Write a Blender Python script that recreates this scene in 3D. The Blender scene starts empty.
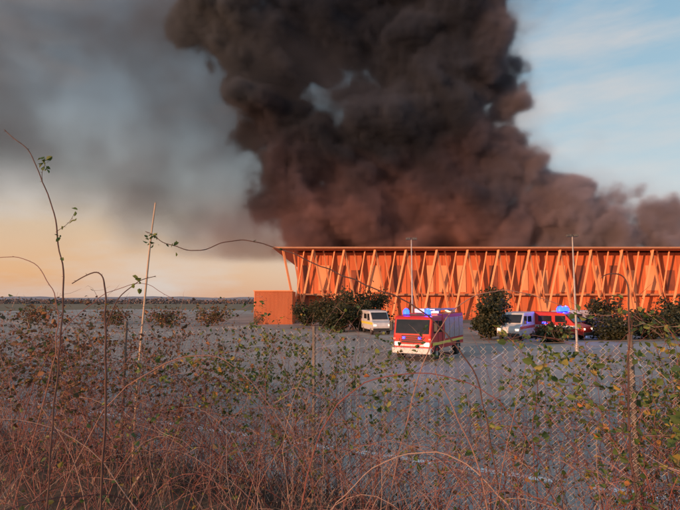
import bpy, bmesh, math, random
from mathutils import Vector, Matrix, noise, Euler
random.seed(7)
R=random.random
def U(a,b): return a+(b-a)*random.random()
sc=bpy.context.scene
sc.view_settings.view_transform='Standard'; sc.view_settings.look='None'; sc.view_settings.exposure=0
col=sc.collection

# ------------------------------------------------------------ materials
def nmat(name):
    m=bpy.data.materials.new(name); m.use_nodes=True
    nt=m.node_tree; b=nt.nodes['Principled BSDF']
    return m,nt,b
def ramp(nt,stops,interp='LINEAR'):
    r=nt.nodes.new('ShaderNodeValToRGB'); e=r.color_ramp; e.interpolation=interp
    while len(e.elements)>1: e.elements.remove(e.elements[-1])
    e.elements[0].position=stops[0][0]; e.elements[0].color=(*stops[0][1],1)
    for p,c in stops[1:]:
        x=e.elements.new(p); x.color=(*c,1)
    return r
def noisemat(name,c1,c2,scale=5,rough=0.8,detail=6,bump=0.0,c3=None,stretch=(1,1,1),metal=0):
    m,nt,b=nmat(name)
    tc=nt.nodes.new('ShaderNodeTexCoord'); mp=nt.nodes.new('ShaderNodeMapping'); mp.inputs['Scale'].default_value=stretch
    nz=nt.nodes.new('ShaderNodeTexNoise'); nz.inputs['Scale'].default_value=scale; nz.inputs['Detail'].default_value=detail
    nt.links.new(tc.outputs['Object'],mp.inputs[0]); nt.links.new(mp.outputs[0],nz.inputs['Vector'])
    st=[(0.3,c1),(0.7,c2)]
    if c3: st=[(0.3,c1),(0.5,c2),(0.7,c3)]
    r=ramp(nt,st); nt.links.new(nz.outputs[0],r.inputs[0]); nt.links.new(r.outputs[0],b.inputs['Base Color'])
    b.inputs['Roughness'].default_value=rough; b.inputs['Metallic'].default_value=metal
    if bump:
        bp=nt.nodes.new('ShaderNodeBump'); bp.inputs['Strength'].default_value=bump; bp.inputs['Distance'].default_value=0.05
        nt.links.new(nz.outputs[0],bp.inputs['Height']); nt.links.new(bp.outputs[0],b.inputs['Normal'])
    return m
def islandmat(name,stops,rough=0.6,trans=0.25):
    m,nt,b=nmat(name)
    g=nt.nodes.new('ShaderNodeNewGeometry'); r=ramp(nt,stops)
    nt.links.new(g.outputs['Random Per Island'],r.inputs[0]); nt.links.new(r.outputs[0],b.inputs['Base Color'])
    b.inputs['Roughness'].default_value=rough
    if trans:
        t=nt.nodes.new('ShaderNodeBsdfTranslucent'); mx=nt.nodes.new('ShaderNodeMixShader'); mx.inputs[0].default_value=trans
        nt.links.new(r.outputs[0],t.inputs[0]); nt.links.new(b.outputs[0],mx.inputs[1]); nt.links.new(t.outputs[0],mx.inputs[2])
        nt.links.new(mx.outputs[0],nt.nodes['Material Output'].inputs[0])
    return m
def emis(name,c,s):
    m,nt,b=nmat(name); b.inputs['Base Color'].default_value=(*c,1); b.inputs['Emission Color'].default_value=(*c,1); b.inputs['Emission Strength'].default_value=s
    return m
M_stem=islandmat('bramble_stem',[(0,(0.11,0.04,0.038)),(0.35,(0.22,0.07,0.058)),(0.6,(0.24,0.12,0.10)),(0.85,(0.28,0.18,0.15)),(1,(0.36,0.25,0.2))],0.7,0)
M_dark=noisemat('dark_stem',(0.05,0.03,0.03),(0.12,0.06,0.05),30,0.7)
M_pale=islandmat('dry_stalk',[(0,(0.13,0.09,0.08)),(0.6,(0.23,0.17,0.14)),(1,(0.38,0.31,0.25))],0.8,0.1)
M_leafG=islandmat('leaf_green',[(0,(0.04,0.08,0.02)),(0.6,(0.10,0.16,0.035)),(0.85,(0.19,0.22,0.045)),(0.96,(0.34,0.23,0.05)),(1,(0.40,0.14,0.04))])
M_leafR=islandmat('leaf_red',[(0,(0.06,0.06,0.03)),(0.3,(0.14,0.06,0.04)),(0.5,(0.08,0.12,0.03)),(0.8,(0.20,0.08,0.045)),(1,(0.30,0.16,0.06))])
M_leafT=islandmat('leaf_tree',[(0,(0.018,0.026,0.012)),(0.6,(0.04,0.048,0.018)),(1,(0.075,0.065,0.025))])
M_wire=noisemat('galvanised_wire',(0.35,0.34,0.33),(0.5,0.48,0.46),20,0.5,metal=0.2)
M_post=noisemat('fence_post_mat',(0.10,0.09,0.085),(0.20,0.17,0.15),15,0.7)
M_steel=noisemat('lamp_steel',(0.30,0.28,0.27),(0.42,0.40,0.38),6,0.5,metal=0.3)

# ------------------------------------------------------------ mesh helpers
class MB:
    def __init__(s): s.v=[];s.f=[];s.m=[]
    def tube(s,pts,radii,mi=0,n=4):
        base=len(s.v); N=len(pts)
        for i,p in enumerate(pts):
            a=pts[max(i-1,0)]; b=pts[min(i+1,N-1)]
            t=(b-a)
            if t.length<1e-7: t=Vector((0,0,1))
            t.normalize()
            u=t.cross(Vector((0.13,0.31,0.94)))
            if u.length<0.05: u=t.cross(Vector((1,0,0)))
            u.normalize(); w=t.cross(u)
            r=radii[i] if isinstance(radii,(list,tuple)) else radii
            for k in range(n):
                an=2*math.pi*k/n
                s.v.append(p+u*(r*math.cos(an))+w*(r*math.sin(an)))
        for i in range(N-1):
            for k in range(n):
                a=base+i*n+k; b=base+i*n+(k+1)%n
                s.f.append((a,b,b+n,a+n)); s.m.append(mi)
    def leaf(s,p,size,mi=1,d=None):
        if d is None: d=Vector((U(-1,1),U(-1,1),U(-0.9,0.6)))
        d.normalize()
        sd=d.cross(Vector((U(-1,1),U(-1,1),U(-1,1)))); 
        if sd.length<0.1: sd=d.cross(Vector((0,0,1)))
        sd.normalize(); up=d.cross(sd)
        b=len(s.v); w=size*U(0.28,0.4)
        s.v+= [p, p+d*size*0.35+sd*w+up*w*0.5, p+d*size*0.75+sd*w*0.7+up*w*0.3, p+d*size, p+d*size*0.75-sd*w*0.7+up*w*0.3, p+d*size*0.35-sd*w+up*w*0.5]
        s.f.append((b,b+1,b+2,b+3)); s.f.append((b,b+3,b+4,b+5)); s.m+=[mi,mi]
    def box(s,c,size,mi=0,rot=None):
        b=len(s.v); c=Vector(c)
        for z in (-1,1):
            for y in (-1,1):
                for x in (-1,1):
                    q=Vector((x*size[0]/2,y*size[1]/2,z*size[2]/2))
                    if rot: q=rot@q
                    s.v.append(c+q)
        for f in ((0,2,3,1),(4,5,7,6),(0,1,5,4),(2,6,7,3),(0,4,6,2),(1,3,7,5)):
            s.f.append(tuple(b+i for i in f)); s.m.append(mi)
    def obj(s,name,mats,parent=None,smooth=False,bevel=0):
        me=bpy.data.meshes.new(name); me.from_pydata([tuple(v) for v in s.v],[],s.f)
        for m in mats: me.materials.append(m)
        me.polygons.foreach_set('material_index',s.m)
        if smooth: me.polygons.foreach_set('use_smooth',[True]*len(s.f))
        me.update()
        o=bpy.data.objects.new(name,me); col.objects.link(o)
        if parent: o.parent=parent
        if bevel:
            md=o.modifiers.new('bevel','BEVEL'); md.width=bevel; md.segments=2
        return o
def empty(name,loc=(0,0,0),rz=0):
    e=bpy.data.objects.new(name,None); col.objects.link(e); e.location=loc; e.rotation_euler=(0,0,rz); return e
def catmull(P,n=6):
    P=[Vector(p) for p in P]; out=[]
    for i in range(len(P)-1):
        p0=P[max(i-1,0)];p1=P[i];p2=P[i+1];p3=P[min(i+2,len(P)-1)]
        for k in range(n):
            t=k/n
            out.append(0.5*((2*p1)+(p2-p0)*t+(2*p0-5*p1+4*p2-p3)*t*t+(3*p1-p0-3*p2+p3)*t**3))
    out.append(P[-1]); return out

# ------------------------------------------------------------ terrain
NX,NY=0.444,0.896
def st(s,t): return (s*NX+t*NY, s*NY-t*NX)
def sm(a,b,x):
    x=max(0,min(1,(x-a)/(b-a))); return x*x*(3-2*x)
def H(x,y):
    s=x*NX+y*NY
    k=1-sm(3.3,7.9,s)
    n=noise.noise(Vector((x*0.7,y*0.7,0)))*0.10+noise.noise(Vector((x*2.5,y*2.5,3)))*0.04
    return 1.92*k+n*(0.3+0.7*k)*(1 if s<7.9 else 0.3)+0.03
mb=MB()
ss=[-40,-30,-22,-16,-12,-9,-7,-5]+[-4+0.2*i for i in range(62)]
tt=[-60+ (i*1.5) for i in range(30)]+[-15+0.2*i for i in range(150)]+[15+1.5*i for i in range(31)]
for s_ in ss:
    for t_ in tt:
        x,y=st(s_,t_); mb.v.append(Vector((x,y,H(x,y))))
n=len(tt)
for i in range(len(ss)-1):
    for j in range(n-1):
        a=i*n+j; mb.f.append((a,a+1,a+n+1,a+n)[::-1]); mb.m.append(0)
M_bank=noisemat('bank_soil',(0.035,0.026,0.02),(0.10,0.07,0.05),3,0.95,10,0.6,(0.17,0.12,0.08))
mb.obj('embankment',[M_bank],smooth=True)
mb=MB(); g=3500
mb.v=[Vector(p) for p in ((-g,-g,-0.03),(g,-g,-0.03),(g,g,-0.03),(-g,g,-0.03))]; mb.f=[(0,1,2,3)]; mb.m=[0]
mb.obj('ground',[noisemat('ground_drygrass',(0.08,0.07,0.04),(0.16,0.13,0.08),0.05,0.95,10)])
def sheet(name,s0,s1,t0,t1,z,mat,parent=None):
    m=MB(); m.v=[Vector((*st(a,b),z)) for a,b in ((s0,t0),(s0,t1),(s1,t1),(s1,t0))]; m.m=[0]
    m.f=[(0,1,2,3)] if ((m.v[1]-m.v[0]).cross(m.v[2]-m.v[0])).z>0 else [(3,2,1,0)]
    return m.obj(name,[mat],parent)
def asphalt():
    m,nt,b=nmat('worn_asphalt')
    tc=nt.nodes.new('ShaderNodeTexCoord')
    n1=nt.nodes.new('ShaderNodeTexNoise'); n1.inputs['Scale'].default_value=0.12; n1.inputs['Detail'].default_value=9
    n2=nt.nodes.new('ShaderNodeTexNoise'); n2.inputs['Scale'].default_value=25; n2.inputs['Detail'].default_value=4
    n3=nt.nodes.new('ShaderNodeTexNoise'); n3.inputs['Scale'].default_value=0.9; n3.inputs['Detail'].default_value=5
    r1=ramp(nt,[(0.3,(0.23,0.215,0.205)),(0.5,(0.34,0.325,0.31)),(0.7,(0.43,0.41,0.39))]); r2=ramp(nt,[(0.35,(0.75,0.75,0.75)),(0.65,(1.12,1.12,1.12))]); r3=ramp(nt,[(0.38,(0.84,0.84,0.84)),(0.55,(1.0,1.0,1.0))])
    mx=nt.nodes.new('ShaderNodeMix'); mx.data_type='RGBA'; mx.blend_type='MULTIPLY'; mx.inputs[0].default_value=1
    my=nt.nodes.new('ShaderNodeMix'); my.data_type='RGBA'; my.blend_type='MULTIPLY'; my.inputs[0].default_value=1
    for q in (n1,n2,n3): nt.links.new(tc.outputs['Object'],q.inputs['Vector'])
    nt.links.new(n1.outputs[0],r1.inputs[0]); nt.links.new(n2.outputs[0],r2.inputs[0]); nt.links.new(n3.outputs[0],r3.inputs[0])
    nt.links.new(r1.outputs[0],mx.inputs[6]); nt.links.new(r2.outputs[0],mx.inputs[7]); nt.links.new(mx.outputs[2],my.inputs[6]); nt.links.new(r3.outputs[0],my.inputs[7]); nt.links.new(my.outputs[2],b.inputs['Base Color'])
    b.inputs['Roughness'].default_value=0.8
    return m
sheet('parking_lot',8.35,140,-170,170,0.0,asphalt())
m=MB()
for i in range(-60,60):
    x,y=st(8.27,i*1.0+0.5); m.box((x,y,0.03),(0.985,0.15,0.18),0,Matrix.Rotation(math.atan2(-NX,NY),3,'Z'))
m.obj('kerb',[noisemat('kerb_concrete',(0.25,0.24,0.23),(0.38,0.36,0.34),8,0.9)],bevel=0.015)
M_paint=noisemat('road_paint',(0.7,0.7,0.7),(0.88,0.88,0.88),9,0.7)
mk=MB()
def mark(s0,s1,t0,t1):
    b=len(mk.v); mk.v+=[Vector((*st(a,c),0.004)) for a,c in ((s0,t0),(s0,t1),(s1,t1),(s1,t0))]
    mk.f.append((b+3,b+2,b+1,b)); mk.m.append(0)
t=-60
while t<40:
    mark(10.9,11.14,t,t+1.8); t+=2.5
for s0 in (31,53):
    for k in range(-40,50): 
        if R()<0.6: mark(s0,s0+4.8,k*2.6,k*2.6+0.10)
o=mk.obj('lane_markings',[M_paint])
bm=bmesh.new(); bm.from_mesh(o.data)
for f in bm.faces:
    f.normal_update()
    if f.normal.z<0: f.normal_flip()
bm.to_mesh(o.data); bm.free()

# ------------------------------------------------------------ arena building
def woodmat(name,a,b_,sc_=3,stretch=(1,1,0.3)):
    return noisemat(name,a,b_,sc_,0.7,6,0.0,stretch=stretch)
M_clad=woodmat('terracotta_cladding',(0.54,0.14,0.05),(0.66,0.18,0.065),0.6)
M_strut=woodmat('timber_strut',(0.74,0.28,0.12),(0.80,0.33,0.15),0.6)
M_roof=noisemat('roof_edge',(0.42,0.19,0.10),(0.5,0.24,0.13),1,0.6)
M_open=noisemat('dark_opening',(0.20,0.06,0.03),(0.32,0.09,0.04),0.6,0.5)
M_pan=woodmat('light_panel',(0.76,0.32,0.14),(0.84,0.40,0.2),1)
B=empty('arena_building',(0,80,0))
XL,XR=-7.2,78
m=MB(); m.box(((XL+XR)/2,2.6+22,5.8),(XR-XL,44,11.6)); m.obj('main_wall',[M_clad],B)
m=MB(); m.box(((XL+XR)/2-1.0,22.5,11.98),(XR-XL+5.2,48.5,0.26)); m.obj('roof_slab',[M_roof],B,bevel=0.05)
m=MB()
x=XL+0.9
while x<XR-1:
    w=U(1.0,1.9)
    z1=random.choice([9.4,9.4,8.6]); z0=random.choice([4.9,4.9,5.2,0.3])
    m.box((x+w/2,2.55,(z0+z1)/2),(w,0.16,z1-z0),0 if R()<0.5 else 1)
    x+=w+U(0.9,2.0)
m.obj('wall_panels',[M_open,M_pan],B)
m=MB(); m.box(((XL+XR)/2,1.9,4.5),(XR-XL,1.2,0.3)); m.obj('canopy_band',[M_roof],B)
m=MB()
for k in range(int((XR-XL)/1.2)): m.box((XL+0.3+k*1.2,2.56,5.9),(0.12,0.1,11.2))
m.obj('wall_fins',[M_clad],B)
m=MB()
def strut(x0,z0,x1,z1,y0,y1,w=0.28):
    a=Vector((x0,y0,z0)); b=Vector((x1,y1,z1)); d=(b-a); L=d.length
    q=d.to_track_quat('Z','Y').to_matrix()
    m.box((a+b)/2,(w,w*1.1,L),0,q)
P=5.0; x=XL+0.4
while x<XR:
    strut(x-0.12,0.0,x-2.5,11.8,0.55,-0.45)
    strut(x+0.12,0.0,x+2.5,11.8,0.15,-0.85)
    strut(x-0.45,3.4,x+0.95,11.8,0.95,0.35,0.18); strut(x+0.45,3.4,x-0.95,11.8,1.25,0.65,0.18)
    x+=P
m.obj('v_struts',[M_strut],B)
m=MB(); m.box(((XL+XR)/2,-0.1,0.2),(XR-XL,3.0,0.4)); m.obj('plinth',[noisemat('plinth_concrete',(0.3,0.2,0.15),(0.4,0.28,0.2),2)],B)
m=MB(); m.box((-10,-3.5,2.45),(5.8,5,4.9),0); m.obj('entrance_block',[M_clad],B)
m=MB()
for k in range(30): m.box((-12.8+k*0.193,-6.06,2.5),(0.07,0.12,4.86))
m.box((-10,-6.1,4.98),(6.0,0.3,0.16))
m.obj('entrance_slats',[M_strut],B)

# ------------------------------------------------------------ street lamps
def lamp(x,y,h):
    E=empty('street_lamp',(x,y,0))
    m=MB(); m.tube([Vector((0,0,0)),Vector((0,0,h*0.5)),Vector((0,0,h))],[0.09,0.065,0.04],0,10)
    m.tube([Vector((0,0,0)),Vector((0,0,0.6))],[0.16,0.14],0,10); m.obj('pole',[M_steel],E,smooth=True)
    m=MB(); m.tube([Vector((-0.2,0,h)),Vector((0,0,h+0.06)),Vector((0.2,0,h))],0.03,0,6)
    for sx in (-1,1): m.box((sx*0.24,0,h+0.0),(0.3,0.26,0.16))
    m.obj('twin_heads',[noisemat('lamp_head',(0.06,0.06,0.06),(0.12,0.12,0.11),5)],E,bevel=0.02)
lamp(5.15,35.2,8.0); lamp(16.3,34.2,8.1)

# ------------------------------------------------------------ vehicles
M_red=noisemat('fire_red_paint',(0.42,0.02,0.015),(0.52,0.03,0.02),2,0.35)
M_white=noisemat('white_paint',(0.5,0.5,0.52),(0.66,0.66,0.66),2,0.35)
M_glass=noisemat('dark_glass',(0.015,0.018,0.02),(0.03,0.03,0.035),2,0.08)
M_tyre=noisemat('tyre',(0.015,0.015,0.015),(0.03,0.03,0.03),8,0.9)
M_hub=noisemat('hub',(0.3,0.3,0.3),(0.45,0.45,0.45),8,0.4,metal=0.5)
M_yel=noisemat('reflective_yellow',(0.7,0.6,0.08),(0.8,0.7,0.1),5,0.4)
M_blk=noisemat('black_trim',(0.02,0.02,0.02),(0.04,0.04,0.04),5,0.6)
M_blue=emis('blue_beacon',(0.006,0.02,1.0),20)
M_head=emis('headlight',(1.0,0.7,0.55),1.6)
M_rl=emis('red_marker',(1.0,0.06,0.04),5)
def profile(name,pts,w,mat,E,bev=0.06):
    m=MB(); n=len(pts)
    for sy in (-w/2,w/2):
        for x,z in pts: m.v.append(Vector((x,sy,z)))
    m.f.append(tuple(range(n))); m.f.append(tuple(range(2*n-1,n-1,-1))); m.m+=[0,0]
    for i in range(n):
        j=(i+1)%n; m.f.append((j,i,i+n,j+n)); m.m.append(0)
    o=m.obj(name,[mat],E,bevel=bev)
    bm=bmesh.new(); bm.from_mesh(o.data); bmesh.ops.recalc_face_normals(bm,faces=bm.faces); bm.to_mesh(o.data); bm.free()
    return o
def wheel(E,x,y,r,w=0.28):
    m=MB(); 
    N=24; prof=[(0.0,0.55),(0.0,0.92),(0.04,1.0),(w-0.04,1.0),(w,0.92),(w,0.55)]
    sgn=1 if y>0 else -1
    for i in range(N):
        a=2*math.pi*i/N
        for (o_,rr) in prof: m.v.append(Vector((x+math.cos(a)*r*rr, y-sgn*w/2+sgn*o_, r+math.sin(a)*r*rr)))
    k=len(prof)
    for i in range(N):
        j=(i+1)%N
        for q in range(k-1): m.f.append((i*k+q,i*k+q+1,j*k+q+1,j*k+q)); m.m.append(0)
    b=len(m.v)
    for yy,rr in ((y+sgn*(w/2-0.03),0.56),(y+sgn*(w/2-0.07),0.25)):
        for i in range(N):
            a=2*math.pi*i/N; m.v.append(Vector((x+math.cos(a)*r*rr,yy,r+math.sin(a)*r*rr)))
    for i in range(N):
        j=(i+1)%N; m.f.append((b+i,b+j,b+N+j,b+N+i)); m.m.append(1)
    m.f.append(tuple(b+N+i for i in range(N))); m.m.append(1)
    m.obj('wheel',[M_tyre,M_hub],E)
def boxes(name,L,mat,E,bev=0.01):
    m=MB()
    for c,s in L: m.box(c,s)
    return m.obj(name,[mat],E,bevel=bev)
def beacon(E,pts,r=0.13,en=90):
    m=MB()
    for p in pts:
        p=Vector(p); m.tube([p,p+Vector((0,0,r*0.9)),p+Vector((0,0,r*1.5)),p+Vector((0,0,r*1.75))],[r,r,r*0.6,0.01],0,12)
    m.obj('blue_beacon',[M_blue],E,smooth=True)
    for p in pts[:1]:
        l=bpy.data.lights.new('beacon_light','POINT'); l.energy=en; l.color=(0.08,0.12,1); l.shadow_soft_size=0.15
        o=bpy.data.objects.new('beacon_light',l); col.objects.link(o); o.parent=E; o.location=(p[0],p[1],p[2]+0.7)
def fire_engine(loc,rz,name='fire_engine'):
    E=empty(name,loc,rz); W=2.4
    profile('cab',[(1.2,0.55),(3.2,0.55),(3.28,1.5),(3.0,2.55),(2.85,2.65),(1.2,2.65)],W,M_red,E,0.09)
    profile('rear_body',[(-3.3,0.65),(1.12,0.65),(1.12,2.75),(-3.3,2.75)],W-0.02,M_red,E,0.05)
    boxes('chassis',[((0,0,0.6),(6.3,1.0,0.25))],M_blk,E)
    m=MB(); q=Matrix.Rotation(-0.26,3,'Y'); m.box((3.17,0,2.02),(0.06,2.08,0.85),0,q); 
    for s in (-1,1):
        m.box((2.45,s*(W/2+0.003),2.0),(0.8,0.03,0.75)); m.box((1.6,s*(W/2+0.003),2.0),(0.6,0.03,0.7))
    m.obj('cab_windows',[M_glass],E,bevel=0.02)
    boxes('bumper',[((3.36,0,0.62),(0.25,2.42,0.34))],M_white,E,0.05)
    boxes('grille',[((3.29,0,1.12+0.12*i),(0.08,1.3,0.06)) for i in range(4)],M_blk,E)
    boxes('front_stripe',[((3.305,0,0.93),(0.03,2.2,0.12))],M_white,E)
    boxes('headlights',[((3.3,s*0.92,1.0),(0.12,0.34,0.24)) for s in (-1,1)],M_head,E,0.04)
    boxes('added_grille_flashers',[((3.33,s*0.5,1.36),(0.06,0.16,0.1)) for s in (-1,1)],M_blue,E,0.02)  # extra blue emitters added in place of a halo around the beacons
    sh=[]; st_=[]
    for s in (-1,1):
        for k in range(4): sh.append(((-2.75+k*1.02,s*(W/2+0.002),1.85),(0.92,0.03,1.3)))
        st_.append(((-0.05,s*(W/2+0.012),1.0),(6.2,0.03,0.16)))
    boxes('roller_shutters',sh,M_hub,E); boxes('side_stripe',st_,M_yel,E)
    lad=[]
    for yy in (0.25,0.75): lad.append(((-0.9,yy,3.0),(4.6,0.06,0.1)))
    for k in range(14): lad.append(((-3.1+k*0.34,0.5,3.0),(0.05,0.46,0.05)))
    for k in (-2.6,0.8): lad.append(((k,0.5,2.86),(0.08,0.7,0.2)))
    boxes('roof_ladder',lad,M_hub,E,0.005)
    boxes('roof_locker',[((-1.2,-0.6,2.9),(3.2,0.7,0.28))],M_white,E,0.03)
    boxes('mirrors',[((3.05,s*1.42,2.0),(0.1,0.22,0.5)) for s in (-1,1)]+[((3.02,s*1.27,2.2),(0.04,0.2,0.04)) for s in (-1,1)],M_blk,E,0.02)
    boxes('markers',[((3.3,s*1.1,1.3),(0.06,0.12,0.08)) for s in (-1,1)],M_rl,E)
    boxes('door_lines',[((2.03,s*(W/2+0.002),1.5),(0.025,0.02,1.9)) for s in (-1,1)]+[((1.25,s*(W/2+0.002),1.5),(0.03,0.02,1.9)) for s in (-1,1)],M_blk,E,0)
    for x in (2.3,-2.0):
        for y in (-1.07,1.07): wheel(E,x,y,0.5,0.3)
    boxes('beacon_bar',[((2.4,0,2.7),(0.35,1.7,0.08))],M_blk,E)
    beacon(E,[(2.4,0.7,2.74),(2.4,-0.7,2.74)],0.2,130)
    return E
def van(loc,rz,mat,stripe,name,beac=True,br=0.3):
    E=empty(name,loc,rz); W=2.0
    profile('body',[(-2.8,0.45),(2.75,0.45),(2.85,0.95),(2.7,1.25),(1.95,1.45),(1.15,2.3),(0.95,2.45),(-2.7,2.5),(-2.85,2.3)],W,mat,E,0.1)
    m=MB(); q=Matrix.Rotation(-0.755,3,'Y'); m.box((1.58,0,1.92),(0.05,1.7,0.95),0,q)
    for s in (-1,1):
        m.box((0.75,s*(W/2+0.004),1.85),(0.95,0.02,0.6)); m.box((-0.7,s*(W/2+0.004),1.85),(1.3,0.02,0.55))
    m.box((-2.82,0,1.85),(0.05,1.5,0.6)); m.obj('windows',[M_glass],E,bevel=0.02)
    boxes('stripe',[((-0.05,s*(W/2+0.006),1.15),(5.2,0.02,0.24)) for s in (-1,1)],stripe,E)
    boxes('bumpers',[((2.82,0,0.55),(0.22,1.96,0.28)),((-2.86,0,0.55),(0.18,1.96,0.25))],M_blk,E,0.04)
    boxes('headlights',[((2.76,s*0.78,0.98),(0.16,0.34,0.2)) for s in (-1,1)],M_head,E,0.04)
    boxes('tail_lights',[((-2.85,s*0.9,1.3),(0.06,0.14,0.5)) for s in (-1,1)],M_rl,E,0.01)
    boxes('mirrors',[((1.3,s*1.13,1.6),(0.12,0.2,0.3)) for s in (-1,1)],M_blk,E,0.03)
    for x in (1.8,-1.8):
        for y in (-0.88,0.88): wheel(E,x,y,0.36,0.24)
    if beac:
        boxes('beacon_bar',[((0.6,0,2.5),(0.3,1.4,0.08))],M_blk,E); beacon(E,[(0.6,0.6,2.53),(0.6,-0.6,2.53)],br,380)
        boxes('added_side_flashers',[((-0.7,s*(W/2+0.03),1.45),(0.5,0.04,0.14)) for s in (-1,1)]+[((-2.4,s*(W/2+0.03),2.25),(0.4,0.04,0.14)) for s in (-1,1)],M_blue,E,0.01)  # glowing strips added to strengthen the blue of the roof beacons
    return E
fire_engine((5.9,32.3,0.004),math.radians(-120))
van((16.4,46,0.004),math.radians(-125),M_white,M_red,'ambulance_van',False)
van((20.6,47,0.004),math.radians(-48),M_red,M_white,'fire_service_van')
van((24.6,54,0.004),math.radians(-170),M_white,M_red,'ambulance_van',False)
van((3.9,54,0.004),math.radians(-80),M_white,M_yel,'white_van',False)

# ------------------------------------------------------------ trees
def tree(x,y,h,w,name,mat=M_leafT,nl=2600,ls=0.28,z0=0,trunk=0.18):
    m=MB(); base=Vector((x,y,z0)); tips=[]
    m.tube([base,base+Vector((U(-.1,.1),0,h*0.4)),base+Vector((U(-.2,.2),U(-.2,.2),h*0.8))],[h*0.03,h*0.02,h*0.006],0,7)
    for i in range(26):
        z=h*U(trunk,0.9); a=U(0,6.28); k=math.sin(math.pi*min(1,max(0.08,(z/h-0.05))))**0.6
        L=w*0.5*U(0.55,1.1)*k
        p0=base+Vector((0,0,z*0.85)); p1=base+Vector((math.cos(a)*L,math.sin(a)*L,z+U(0,0.15)*h))
        pm=(p0+p1)/2+Vector((0,0,-0.05*h))
        m.tube([p0,pm,p1],[h*0.009,h*0.006,h*0.002],0,4); tips.append((p1,U(0.12,0.24)*w)); tips.append((pm,U(0.1,0.2)*w))
    for i in range(nl):
        p,r=random.choice(tips); d=Vector((random.gauss(0,.5),random.gauss(0,.5),random.gauss(0,.5)))*r
        m.leaf(p+d,ls*U(0.6,1.3),1)
    return m.obj(name,[M_dark,mat])
tree(1.5,60,5.0,4.8,'small_tree'); tree(4.4,63,4.4,4.4,'small_tree'); tree(-1.6,64,3.6,4.6,'small_tree'); tree(-0.2,56,2.8,3.4,'small_tree'); tree(3.0,58,3.0,3.4,'small_tree')
tree(13.6,45,3.4,2.8,'small_tree'); tree(15.8,51,4.6,3.2,'small_tree'); tree(34,50,3.4,4,'small_tree'); tree(39,52,3.9,4,'small_tree')
tree(27.5,52,3.4,3.6,'small_tree'); tree(18.0,42,1.4,2.2,'small_tree'); tree(-5,70,2.8,4,'small_tree'); tree(24.5,45,1.9,3.4,'small_tree'); tree(29,46,2.6,3.8,'small_tree')
for i in range(4): tree(-44+i*9+U(-2,2),74+U(-4,4),U(1.6,2.6),5,'small_tree',M_leafR,900,0.3)
m=MB()
for i in range(15000):
    x=U(-620,-40) if R()<0.6 else U(40,500); y=480+U(-25,25)
    hh=4.2+2.5*noise.noise(Vector((x*0.02,0,0)))+1.8*noise.noise(Vector((x*0.15,0,5)))
    m.leaf(Vector((x,y,U(0,max(1,hh)))),U(1.2,2.6),0)
m.obj('distant_treeline',[islandmat('far_trees',[(0,(0.12,0.10,0.11)),(1,(0.2,0.16,0.15))],0.9,0)])
m=MB(); N=160
for i in range(N+1):
    x=-2600+5200*i/N; hh=14+26*abs(noise.noise(Vector((x*0.0016,1,0))))+6*noise.noise(Vector((x*0.01,2,0)))
    m.v+= [Vector((x,2300,-1)),Vector((x,2400,hh)),Vector((x,2700,-1))]
for i in range(N):
    a=i*3; m.f+=[(a,a+3,a+4,a+1),(a+1,a+4,a+5,a+2)]; m.m+=[0,0]
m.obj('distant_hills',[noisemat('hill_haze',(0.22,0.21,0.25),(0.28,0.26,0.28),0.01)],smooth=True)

# ------------------------------------------------------------ chain link fence
F=empty('chain_link_fence')
S_F=3.6; top=1.42
m=MB(); cell=0.075; hw=cell/2
t0=-7.5; nW=int(14/cell)
rows=int(top/hw)
def sag(t): return 0.035*math.sin(t*1.7)+0.03*noise.noise(Vector((t*1.3,7,0)))
for i in range(nW):
    tb=t0+i*cell
    for ph in (0,1):
        pts=[]
        for j in range(rows+1):
            tj=tb+(hw if (j+ph)%2 else 0); o_=0.0022*(1 if j%2 else -1)
            x,y=st(S_F+o_+0.04*noise.noise(Vector((tj,j*0.1,0))),tj)
            pts.append(Vector((x,y,1.92+j*hw+sag(tj)*j/rows+0.02*noise.noise(Vector((tj*0.8,j*0.05,4))))))
        m.tube(pts,0.0015,0,3)
m.obj('wire_mesh',[M_wire],F)
m=MB()
for z,q in ((1.99,0),(2.65,.5),(1.91+top,1)):
    pts=[]
    for k in range(120):
        t=t0+k*14/119; x,y=st(S_F+0.01,t); pts.append(Vector((x,y,z+sag(t)*q)))
    m.tube(pts,0.0016,0,4)
m.obj('tension_wires',[M_post],F)
m=MB()
for t in (-6.6,-4.3,-2.05,0.25,2.5,4.8):
    x,y=st(S_F+0.045,t); m.tube([Vector((x,y,1.6)),Vector((x,y,2.5)),Vector((x,y,3.38))],0.016,0,8)
m.obj('posts',[M_post],F,smooth=True)
m=MB(); m.tube(catmull([(-2.04,5.0,1.7),(-2.03,5.0,2.6),(-1.985,5,3.5),(-1.95,5,4.1),(-1.905,5,4.6)],4),[0.012]*8+[0.011]*5+[0.009]*4,0,6)
m.obj('garden_cane',[noisemat('cane',(0.4,0.30,0.22),(0.55,0.43,0.33),12)],smooth=True)

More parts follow.
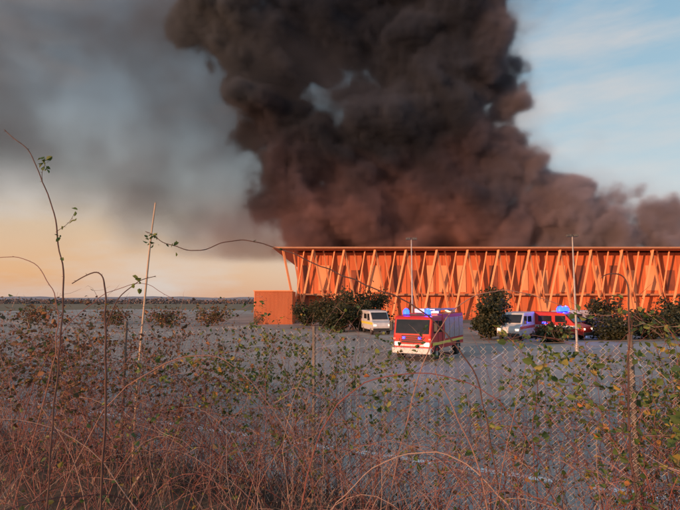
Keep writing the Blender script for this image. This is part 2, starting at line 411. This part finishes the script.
# ------------------------------------------------------------ undergrowth
def stem_path(x,y,L,lean,az,droop,step=0.12,wob=0.22):
    p=Vector((x,y,H(x,y)-0.03)); d=Vector((math.cos(az)*lean,math.sin(az)*lean,1)).normalized(); pts=[p.copy()]
    n=int(L/step)
    for i in range(n):
        d+=Vector((random.gauss(0,wob),random.gauss(0,wob),random.gauss(0,wob)))*0.45
        d.z-=droop*(i/n); d.normalize()
        p=p+d*step
        if p.z<H(p.x,p.y)+0.01: break
        pts.append(p.copy())
    return pts
def bush(name,x,y,n,h,spread,leafmat,leafd,lsize,stemr=0.0033,zmax=3.62,mat=M_stem,droop=0.22):
    m=MB()
    for i in range(n):
        bx=x+random.gauss(0,spread*0.35); by=max(1.9,y+random.gauss(0,spread*0.35))
        hh=max(0.3,zmax-H(bx,by)); L=hh*U(0.75,1.5)
        pts=stem_path(bx,by,L,U(0.05,0.5),U(0,6.28),droop*U(0.4,1.4),0.09)
        zc=zmax+random.gauss(0,0.09)
        for k,q in enumerate(pts):
            if q.z>zc: pts=pts[:max(k,2)]; break
        N=len(pts)
        if N<3: continue
        m.tube(pts,[stemr*(1-0.75*k/N)*U(0.9,1.1) for k in range(N)],0,4)
        bare=R()<0.4
        for k in range(2,N):
            ld=leafd*(0.12 if bare else 1)*(0.3+0.7*(pts[k].z>2.75))
            if R()<0.65:
                d=Vector((U(-1,1),U(-1,1),U(-0.2,0.9))).normalized(); q=pts[k].copy(); tw=[q.copy()]
                for _ in range(random.randint(2,6)):
                    d=(d+Vector((random.gauss(0,.3),random.gauss(0,.3),random.gauss(0,.3)))).normalized(); q=q+d*0.055
                    tw.append(q.copy())
                    if k/N>0.3 and R()<ld and q.z<zmax+0.05:
                        for _ in range(random.randint(1,4)): m.leaf(q+Vector((U(-.025,.025),U(-.025,.025),U(-.025,.025))),lsize*U(0.45,1.25),1)
                m.tube(tw,[stemr*0.4]*(len(tw)-1)+[stemr*0.15],0,3)
            if k/N>0.3 and R()<ld: m.leaf(pts[k],lsize*U(0.6,1.3),1)
    return m.obj(name,[mat,leafmat])
for (x,y,n,zm) in ((-4.9,6.6,46,3.62),(-4.2,6.0,44,3.62),(-3.3,5.6,44,3.6),(-2.7,4.8,32,3.55),(-2.3,5.6,38,3.6),(-1.5,5.0,28,3.52),(-3.6,4.9,26,3.6),(-2.0,3.6,10,3.5),(-1.1,5.6,26,3.5),(-1.9,4.6,22,3.5)):
    bush('dog_rose_bush',x,y,n,1.7,0.9,M_leafR,0.52,0.042,zmax=zm)
for (x,y,n,zm) in ((-0.45,4.6,40,3.5),(-0.1,4.9,32,3.48),(-0.85,4.6,16,3.42),(0.3,4.5,8,3.3)):
    bush('privet_bush',x,y,n,1.5,0.55,M_leafG,0.65,0.045,zmax=zm)
for (x,y,n,zm) in ((1.15,3.7,20,3.28),(1.5,4.2,12,3.3),(0.66,3.9,9,3.2)):
    bush('privet_bush',x,y,n,1.4,0.5,M_leafG,0.6,0.043,zmax=zm)
for (x,y,n,zm) in ((2.0,3.1,40,3.52),(2.35,3.5,42,3.57),(1.8,3.3,18,3.45),(2.0,2.6,20,3.35),(2.9,3.9,34,3.6),(3.6,4.6,32,3.62),(2.7,4.4,18,3.55)):
    bush('privet_bush',x,y,n,1.7,0.7,M_leafG,0.62,0.044,zmax=zm)
def thicket(name,n,sr,tr,Lr,rr,mat,droop=(0.1,0.5),zc=3.5,leaf=0.02,wob=0.16,lm=M_leafR):
    m=MB()
    for i in range(n):
        s=U(*sr); t=U(*tr); x,y=st(s,t)
        pts=stem_path(x,y,U(*Lr),U(0.1,1.1),U(0,6.28),U(*droop),0.1,wob)
        pts=[p for p in pts if p.y>1.2]
        z_=zc+random.gauss(0,0.1)
        for k,q in enumerate(pts):
            if q.z>z_: pts=pts[:k]; break
        N=len(pts)
        if N<3: continue
        r=U(*rr); m.tube(pts,[r*(1-0.7*k/N) for k in range(N)],0,4)
        for k in range(1,N):
            if R()<leaf*6: m.leaf(pts[k],U(0.02,0.04),1)
            if R()<0.25:
                d=Vector((U(-1,1),U(-1,1),U(-.3,1))).normalized(); q=pts[k]
                m.tube([q,q+d*0.07,q+d*0.13+Vector((0,0,U(-.03,.03)))],[r*0.5,r*0.35,r*0.15],0,3)
    return m.obj(name,[mat,lm])
thicket('bramble_thicket',430,(1.5,3.4),(-4.2,2.6),(0.7,1.8),(0.0015,0.0035),M_stem,zc=2.98)
thicket('bramble_thicket',380,(3.4,6.8),(-7.5,3.6),(0.8,2.2),(0.0018,0.004),M_stem,zc=2.9)
thicket('bramble_thicket',320,(3.4,6.8),(-7.5,-1.5),(0.8,2.2),(0.0018,0.004),M_stem,zc=3.25)
thicket('bramble_thicket',200,(2.2,5.5),(-6.0,3.0),(1.4,2.6),(0.002,0.004),M_stem,(0.08,0.3),zc=3.5,leaf=0.04)
thicket('leafy_bramble',70,(2.6,5.5),(-6.0,3.0),(1.2,2.2),(0.002,0.003),M_stem,(0.1,0.4),zc=3.35,leaf=0.13,lm=M_leafG)
thicket('dry_weeds',300,(2.2,6.5),(-7.5,3.4),(0.6,1.6),(0.001,0.002),M_pale,(0.02,0.15),zc=3.25,leaf=0,wob=0.08)
m=MB()
for i in range(15000):
    s=U(2.4,8.1); t=U(-9,4.5); x,y=st(s,t); z=H(x,y)
    if noise.noise(Vector((x*1.3,y*1.3,9)))<-0.05 and R()<0.7: continue
    h=U(0.04,0.18); a=U(0,6.28); w=U(0.0015,0.003); dx,dy=math.cos(a),math.sin(a); l=U(0.1,0.8)*h; az=U(0,6.28)
    b=len(m.v); m.v+=[Vector((x-dx*w,y-dy*w,z-0.01)),Vector((x+dx*w,y+dy*w,z-0.01)),Vector((x+math.cos(az)*l*0.4+dx*w*.6,y+math.sin(az)*l*0.4+dy*w*.6,z+h*0.6)),Vector((x+math.cos(az)*l,y+math.sin(az)*l,z+h))]
    m.f.append((b,b+1,b+2)); m.f.append((b,b+2,b+3)); m.m+=[0,0]
m.obj('dry_grass',[M_pale])

def hero(name,lists,leaves=0,mats=(M_dark,M_leafG),leafpts=()):
    m=MB()
    for P,r0,r1 in lists:
        pts=catmull(P,8); N=len(pts)
        pts=[p+Vector((noise.noise(p*9),noise.noise(p*9+Vector((5,0,0))),noise.noise(p*9+Vector((0,7,0)))))*0.014 for p in pts]
        m.tube(pts,[r0+(r1-r0)*k/(N-1) for k in range(N)],0,6)
        for k in range(2,N-1,3):
            d=Vector((U(-1,1),U(-1,1),U(-1,1))).normalized(); q=pts[k]; m.tube([q,q+d*0.012],[0.0016,0.0003],0,3)
            if R()<leaves: m.leaf(q,U(0.02,0.035),1)
    for p,n in leafpts:
        for _ in range(n): m.leaf(Vector(p)+Vector((U(-.03,.03),U(-.03,.03),U(-.04,.04))),U(0.022,0.038),1)
    return m.obj(name,list(mats),smooth=False)
hero('rose_stem',[([(-1.38,2.4,1.9),(-1.395,2.45,2.99),(-1.40,2.5,3.55),(-1.435,2.5,3.855),(-1.50,2.5,4.11),(-1.62,2.5,4.353),(-1.76,2.5,4.49)],0.005,0.0023),
  ([(-1.53,2.5,4.18),(-1.55,2.5,4.26),(-1.53,2.49,4.31)],0.0018,0.001),([(-1.46,2.5,3.95),(-1.40,2.5,4.0),(-1.36,2.5,4.05)],0.0015,0.0008)],0.05,leafpts=(((-1.525,2.49,4.29),14),((-1.37,2.5,4.04),4),((-1.45,2.5,3.9),3)))
hero('bramble_runner',[([(1.0,3.0,1.88),(.855,3,2.99),(.67,3,3.36),(.428,3,3.58),(.153,3,3.69),(-.122,3,3.808),(-.397,3,3.924),(-.611,3,3.967),(-.855,3,3.905),(-1.027,3,3.93),(-1.16,3,3.997),(-1.2,3,4.02)],0.005,0.002)],0.12,leafpts=(((-1.15,3,3.97),14),((-1.03,3,3.92),5)))
hero('rose_stem',[([(-1.08,2.3,1.9),(-1.07,2.3,3.13),(-1.086,2.3,3.46),(-1.10,2.3,3.65),(-1.147,2.3,3.73),(-1.25,2.3,3.68)],0.006,0.0022),
 ([(-1.086,2.3,3.46),(-1.03,2.3,3.6),(-0.95,2.3,3.69),(-0.87,2.3,3.72)],0.003,0.0015),([(-1.075,2.3,3.25),(-1.16,2.3,3.42),(-1.3,2.3,3.55),(-1.42,2.3,3.6)],0.0025,0.001)],0.1,leafpts=(((-0.95,2.3,3.69),6),))
hero('rose_stem',[([(1.48,2.6,1.9),(1.495,2.6,3.07),(1.516,2.6,3.49),(1.52,2.6,3.653),(1.495,2.6,3.717),(1.42,2.6,3.733),(1.38,2.6,3.72)],0.006,0.0022)],0.1)
hero('bramble_runner',[([(-2.2,3.3,1.9),(-1.75,3.0,3.1),(-1.72,3,3.55),(-1.85,3,3.8),(-2.1,3,3.86),(-2.4,3,3.7)],0.004,0.0015),
 ([(0.2,3.2,1.9),(0.5,3.2,3.1),(0.75,3.2,3.55),(1.05,3.2,3.66),(1.35,3.2,3.6),(1.7,3.2,3.45)],0.0045,0.0015),
 ([(-0.3,2.7,1.9),(-0.1,2.7,2.9),(0.3,2.7,3.2),(0.8,2.7,3.1),(1.1,2.7,2.7)],0.004,0.002),
 ([(1.2,2.2,1.9),(0.9,2.3,2.5),(0.55,2.4,2.85),(0.2,2.5,2.8),(-0.1,2.5,2.5)],0.004,0.002),
 ([(-1.9,3.2,1.9),(-1.5,3.2,2.9),(-0.9,3.2,3.25),(-0.5,3.2,3.0),(-0.2,3.2,2.5)],0.004,0.002),
 ([(-2.4,3.6,1.9),(-2.2,3.6,3.0),(-1.9,3.6,3.5),(-1.5,3.6,3.72),(-1.2,3.6,3.6)],0.0035,0.0015),
 ([(0.7,2.2,1.9),(0.62,2.2,2.8),(0.5,2.2,3.1),(0.42,2.2,3.3)],0.004,0.002)],0.1,(M_stem,M_leafG))

# ------------------------------------------------------------ smoke volume
def smoke():
    vol=bpy.data.volumes.new('smoke_plume'); ob=bpy.data.objects.new('smoke_plume',vol); col.objects.link(ob)
    ng=bpy.data.node_groups.new('smoke_gn','GeometryNodeTree')
    ng.interface.new_socket('Geometry',in_out='INPUT',socket_type='NodeSocketGeometry')
    ng.interface.new_socket('Geometry',in_out='OUTPUT',socket_type='NodeSocketGeometry')
    N=ng.nodes; L=ng.links
    out=N.new('NodeGroupOutput'); N.new('NodeGroupInput')
    vc=N.new('GeometryNodeVolumeCube')
    mn=(-98,78,8); mx=(98,130,86); vs=0.88
    vc.inputs['Min'].default_value=mn; vc.inputs['Max'].default_value=mx
    for i,a in enumerate('XYZ'): vc.inputs['Resolution '+a].default_value=int((mx[i]-mn[i])/vs)
    pos=N.new('GeometryNodeInputPosition').outputs[0]
    def vm(op,a,b=None,sc_=None):
        n=N.new('ShaderNodeVectorMath'); n.operation=op
        for i,v in ((0,a),(1,b)):
            if v is None: continue
            if isinstance(v,(tuple,list)): n.inputs[i].default_value=v
            else: L.new(v,n.inputs[i])
        if sc_ is not None: n.inputs['Scale'].default_value=sc_
        return n.outputs['Value'] if op in('LENGTH','DOT_PRODUCT') else n.outputs[0]
    def ma(op,a,b=None):
        n=N.new('ShaderNodeMath'); n.operation=op
        for i,v in ((0,a),(1,b)):
            if v is None: continue
            if isinstance(v,(int,float)): n.inputs[i].default_value=v
            else: L.new(v,n.inputs[i])
        return n.outputs[0]
    def nz(v,scale,detail=2,rough=0.5,colour=False):
        n=N.new('ShaderNodeTexNoise'); n.inputs['Scale'].default_value=scale; n.inputs['Detail'].default_value=detail; n.inputs['Roughness'].default_value=rough
        L.new(v,n.inputs['Vector']); return n.outputs[1 if colour else 0]
    def mapr(v,a,b,c,d):
        n=N.new('ShaderNodeMapRange'); n.interpolation_type='SMOOTHSTEP'; L.new(v,n.inputs[0])
        for i,q in enumerate((a,b,c,d)): n.inputs[i+1].default_value=q
        return n.outputs[0]
    def vor(v,scale):
        n=N.new('ShaderNodeTexVoronoi'); n.feature='SMOOTH_F1'; n.inputs['Scale'].default_value=scale; n.inputs['Smoothness'].default_value=0.28
        L.new(v,n.inputs['Vector']); return n.outputs['Distance']
    w1=vm('SCALE',vm('SUBTRACT',nz(pos,0.035,1,0.5,True),(0.5,0.5,0.5)),sc_=22)
    w2=vm('SCALE',vm('SUBTRACT',nz(pos,0.11,3,0.5,True),(0.5,0.5,0.5)),sc_=11)
    p=vm('ADD',vm('ADD',pos,w1),w2)
    def blobs(lst,y0):
        acc=None
        for b in lst:
            px,py,r=b[:3]; w=b[3] if len(b)>3 else 1.0; y=y0
            f=y/491
            c=((px-340)*f,y,3.6+(300-py)*f*1.02); rr=r*f
            l=vm('LENGTH',vm('MULTIPLY',vm('SUBTRACT',p,c),(1/rr,1/(min(rr,13)*1.2),1/rr)))
            v=ma('MULTIPLY',ma('SUBTRACT',1.0,l),w*min(1.6,rr/9))
            acc=v if acc is None else ma('MAXIMUM',acc,v)
        return acc
    core=[(315,240,48),(360,220,62),(410,220,62),(460,218,58),(510,225,54),(560,228,50),(600,230,44),(640,246,36),(672,256,34),(705,266,34),(740,270,32),
      (585,200,34),(615,208,32),(530,185,42),(350,170,62),(400,155,68),(450,155,62),(495,165,48),(300,195,52),(320,215,52),(490,195,55),
      (440,95,60),(405,65,50),(470,60,54),(480,20,50),(440,10,58),(500,105,36),(330,128,44,0.72),(370,115,46,0.8),
      (225,15,52),(265,40,55),(262,85,48),(280,130,48),(310,20,52),(350,-5,55),(390,20,50),(345,55,34,0.6),(300,-50,75),(390,-55,80),(450,-45,65)]
    thin=[(215,130,110),(150,170,95),(235,215,80),(100,60,150),(20,30,150),(170,20,125),(60,150,95),(320,90,90),(-40,120,120),(140,100,125),(250,240,65)]
    dc=blobs(core,108); dt=blobs(thin,108)
    n1=ma('SUBTRACT',nz(pos,0.09,7,0.7),0.5)
    v1=ma('SUBTRACT',0.45,vor(p,0.085)); v2=ma('SUBTRACT',0.45,vor(p,0.2))
    val=ma('ADD',dc,ma('ADD',ma('MULTIPLY',n1,2.0),ma('ADD',ma('MULTIPLY',v1,0.75),ma('MULTIPLY',v2,0.45))))
    dens=ma('ADD',mapr(val,0.17,0.62,0,1.5),mapr(val,-0.45,0.3,0,0.035))
    n3=nz(p,0.035,6,0.62)
    dth=ma('MULTIPLY',mapr(dt,-0.05,1.1,0,0.115),mapr(n3,0.34,0.68,0.3,1.0))
    tot=ma('ADD',dens,dth)
    sx=N.new('ShaderNodeSeparateXYZ'); L.new(pos,sx.inputs[0])
    front=mapr(sx.outputs[1],84,92,0,1)
    low=mapr(sx.outputs[2],11.5,13.5,0,1)
    right=ma('MULTIPLY',mapr(sx.outputs[0],46,62,0,0.06),mapr(sx.outputs[2],8,11,0,1))
    mask=ma('MAXIMUM',ma('MULTIPLY',front,low),right)
    L.new(ma('MULTIPLY',tot,mask),vc.inputs['Density'])
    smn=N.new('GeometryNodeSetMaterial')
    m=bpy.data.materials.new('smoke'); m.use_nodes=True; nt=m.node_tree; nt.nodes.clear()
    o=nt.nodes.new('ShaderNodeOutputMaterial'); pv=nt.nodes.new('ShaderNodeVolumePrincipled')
    g=nt.nodes.new('ShaderNodeNewGeometry'); s3=nt.nodes.new('ShaderNodeSeparateXYZ'); nt.links.new(g.outputs['Position'],s3.inputs[0])
    nn=nt.nodes.new('ShaderNodeTexNoise'); nn.inputs['Scale'].default_value=0.045; nn.inputs['Detail'].default_value=2; nt.links.new(g.outputs['Position'],nn.inputs['Vector'])
    def mrn(v,a,b,c,d):
        q=nt.nodes.new('ShaderNodeMapRange'); nt.links.new(v,q.inputs[0])
        for i,x_ in enumerate((a,b,c,d)): q.inputs[i+1].default_value=x_
        return q.outputs[0]
    def mixc(f,a,b):
        q=nt.nodes.new('ShaderNodeMix'); q.data_type='RGBA'; nt.links.new(f,q.inputs[0])
        for i,v in ((6,a),(7,b)):
            if isinstance(v,tuple): q.inputs[i].default_value=(*v,1)
            else: nt.links.new(v,q.inputs[i])
        return q.outputs[2]
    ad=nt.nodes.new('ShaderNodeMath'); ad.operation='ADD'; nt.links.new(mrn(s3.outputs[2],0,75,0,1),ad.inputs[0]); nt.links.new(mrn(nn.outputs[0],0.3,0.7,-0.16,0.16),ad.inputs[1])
    r=ramp(nt,[(0.10,(0.80,0.38,0.30)),(0.26,(0.58,0.35,0.36)),(0.38,(0.26,0.20,0.24)),(0.54,(0.08,0.095,0.13)),(0.72,(0.17,0.20,0.27)),(1.0,(0.07,0.085,0.12))])  # warm low stops put sun and fire glow into the smoke colour
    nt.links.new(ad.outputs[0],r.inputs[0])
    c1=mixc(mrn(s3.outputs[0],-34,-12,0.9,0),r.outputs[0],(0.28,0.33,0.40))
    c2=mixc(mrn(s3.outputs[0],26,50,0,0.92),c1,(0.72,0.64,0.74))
    nt.links.new(c2,pv.inputs['Color']); pv.inputs['Density'].default_value=1.0
    nt.links.new(pv.outputs[0],o.inputs['Volume'])
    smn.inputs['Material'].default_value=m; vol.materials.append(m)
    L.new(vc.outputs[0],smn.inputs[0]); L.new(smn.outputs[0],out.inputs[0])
    md=ob.modifiers.new('smoke','NODES'); md.node_group=ng
smoke()

# ------------------------------------------------------------ world + sun
w=bpy.data.worlds.new('World'); sc.world=w; w.use_nodes=True; nt=w.node_tree; bg=nt.nodes['Background']
az=Vector((-0.72,-0.69)); el=math.radians(7)
sky=nt.nodes.new('ShaderNodeTexSky'); sky.sky_type='NISHITA'; sky.sun_disc=False; sky.sun_elevation=el; sky.sun_rotation=math.atan2(az.x,az.y)
tc=nt.nodes.new('ShaderNodeTexCoord'); sp=nt.nodes.new('ShaderNodeSeparateXYZ'); nt.links.new(tc.outputs['Generated'],sp.inputs[0])
def S(c): return tuple((x/255)**2.2 for x in c)
rl=ramp(nt,[(0.0,S((222,160,120))),(0.05,S((234,180,136))),(0.13,S((226,194,162))),(0.22,S((198,203,200))),(0.36,S((162,184,198))),(0.6,S((138,164,186)))])
rr=ramp(nt,[(0.0,S((226,194,178))),(0.06,S((220,205,196))),(0.16,S((200,214,220))),(0.32,S((174,203,218))),(0.5,S((142,182,208))),(0.8,S((140,168,192)))])
nt.links.new(sp.outputs[2],rl.inputs[0]); nt.links.new(sp.outputs[2],rr.inputs[0])
fx=nt.nodes.new('ShaderNodeMapRange'); nt.links.new(sp.outputs[0],fx.inputs[0]); fx.inputs[1].default_value=-0.45; fx.inputs[2].default_value=0.35
mix=nt.nodes.new('ShaderNodeMix'); mix.data_type='RGBA'; nt.links.new(fx.outputs[0],mix.inputs[0]); nt.links.new(rl.outputs[0],mix.inputs[6]); nt.links.new(rr.outputs[0],mix.inputs[7])
mp=nt.nodes.new('ShaderNodeMapping'); mp.inputs['Scale'].default_value=(1.2,1.2,5); mp.inputs['Rotation'].default_value=(0,0.25,0); nt.links.new(tc.outputs['Generated'],mp.inputs[0])
cn=nt.nodes.new('ShaderNodeTexNoise'); cn.inputs['Scale'].default_value=2.2; cn.inputs['Detail'].default_value=7; cn.inputs['Roughness'].default_value=0.55; nt.links.new(mp.outputs[0],cn.inputs['Vector'])
cr=ramp(nt,[(0.45,(0,0,0)),(0.7,(0.8,0.8,0.8))]); nt.links.new(cn.outputs[0],cr.inputs[0])
mc=nt.nodes.new('ShaderNodeMix'); mc.data_type='RGBA'; nt.links.new(cr.outputs[0],mc.inputs[0]); nt.links.new(mix.outputs[2],mc.inputs[6]); mc.inputs[7].default_value=(*S((222,214,210)),1)
sc1=nt.nodes.new('ShaderNodeVectorMath'); sc1.operation='SCALE'; sc1.inputs['Scale'].default_value=8.6; nt.links.new(mc.outputs[2],sc1.inputs[0])
sc2=nt.nodes.new('ShaderNodeVectorMath'); sc2.operation='MULTIPLY_ADD'; sc2.inputs[1].default_value=(0.2,0.2,0.2)
nt.links.new(sky.outputs[0],sc2.inputs[0]); nt.links.new(sc1.outputs[0],sc2.inputs[2])
nt.links.new(sc2.outputs[0],bg.inputs[0]); bg.inputs[1].default_value=0.1
sl=bpy.data.lights.new('sun','SUN'); sl.energy=5.0; sl.color=(1.0,0.50,0.27); sl.angle=math.radians(0.5)
so=bpy.data.objects.new('sun',sl); col.objects.link(so)
d=Vector((-az.x,-az.y,-math.tan(el))); so.rotation_euler=d.to_track_quat('-Z','Y').to_euler()

# ------------------------------------------------------------ camera
cd=bpy.data.cameras.new('camera'); cd.lens=26; cd.sensor_width=36; cd.clip_end=8000; cd.clip_start=0.05
co=bpy.data.objects.new('camera',cd); col.objects.link(co); co.location=(0,0,3.6); co.rotation_euler=(math.radians(95.24),0,0)
sc.camera=co
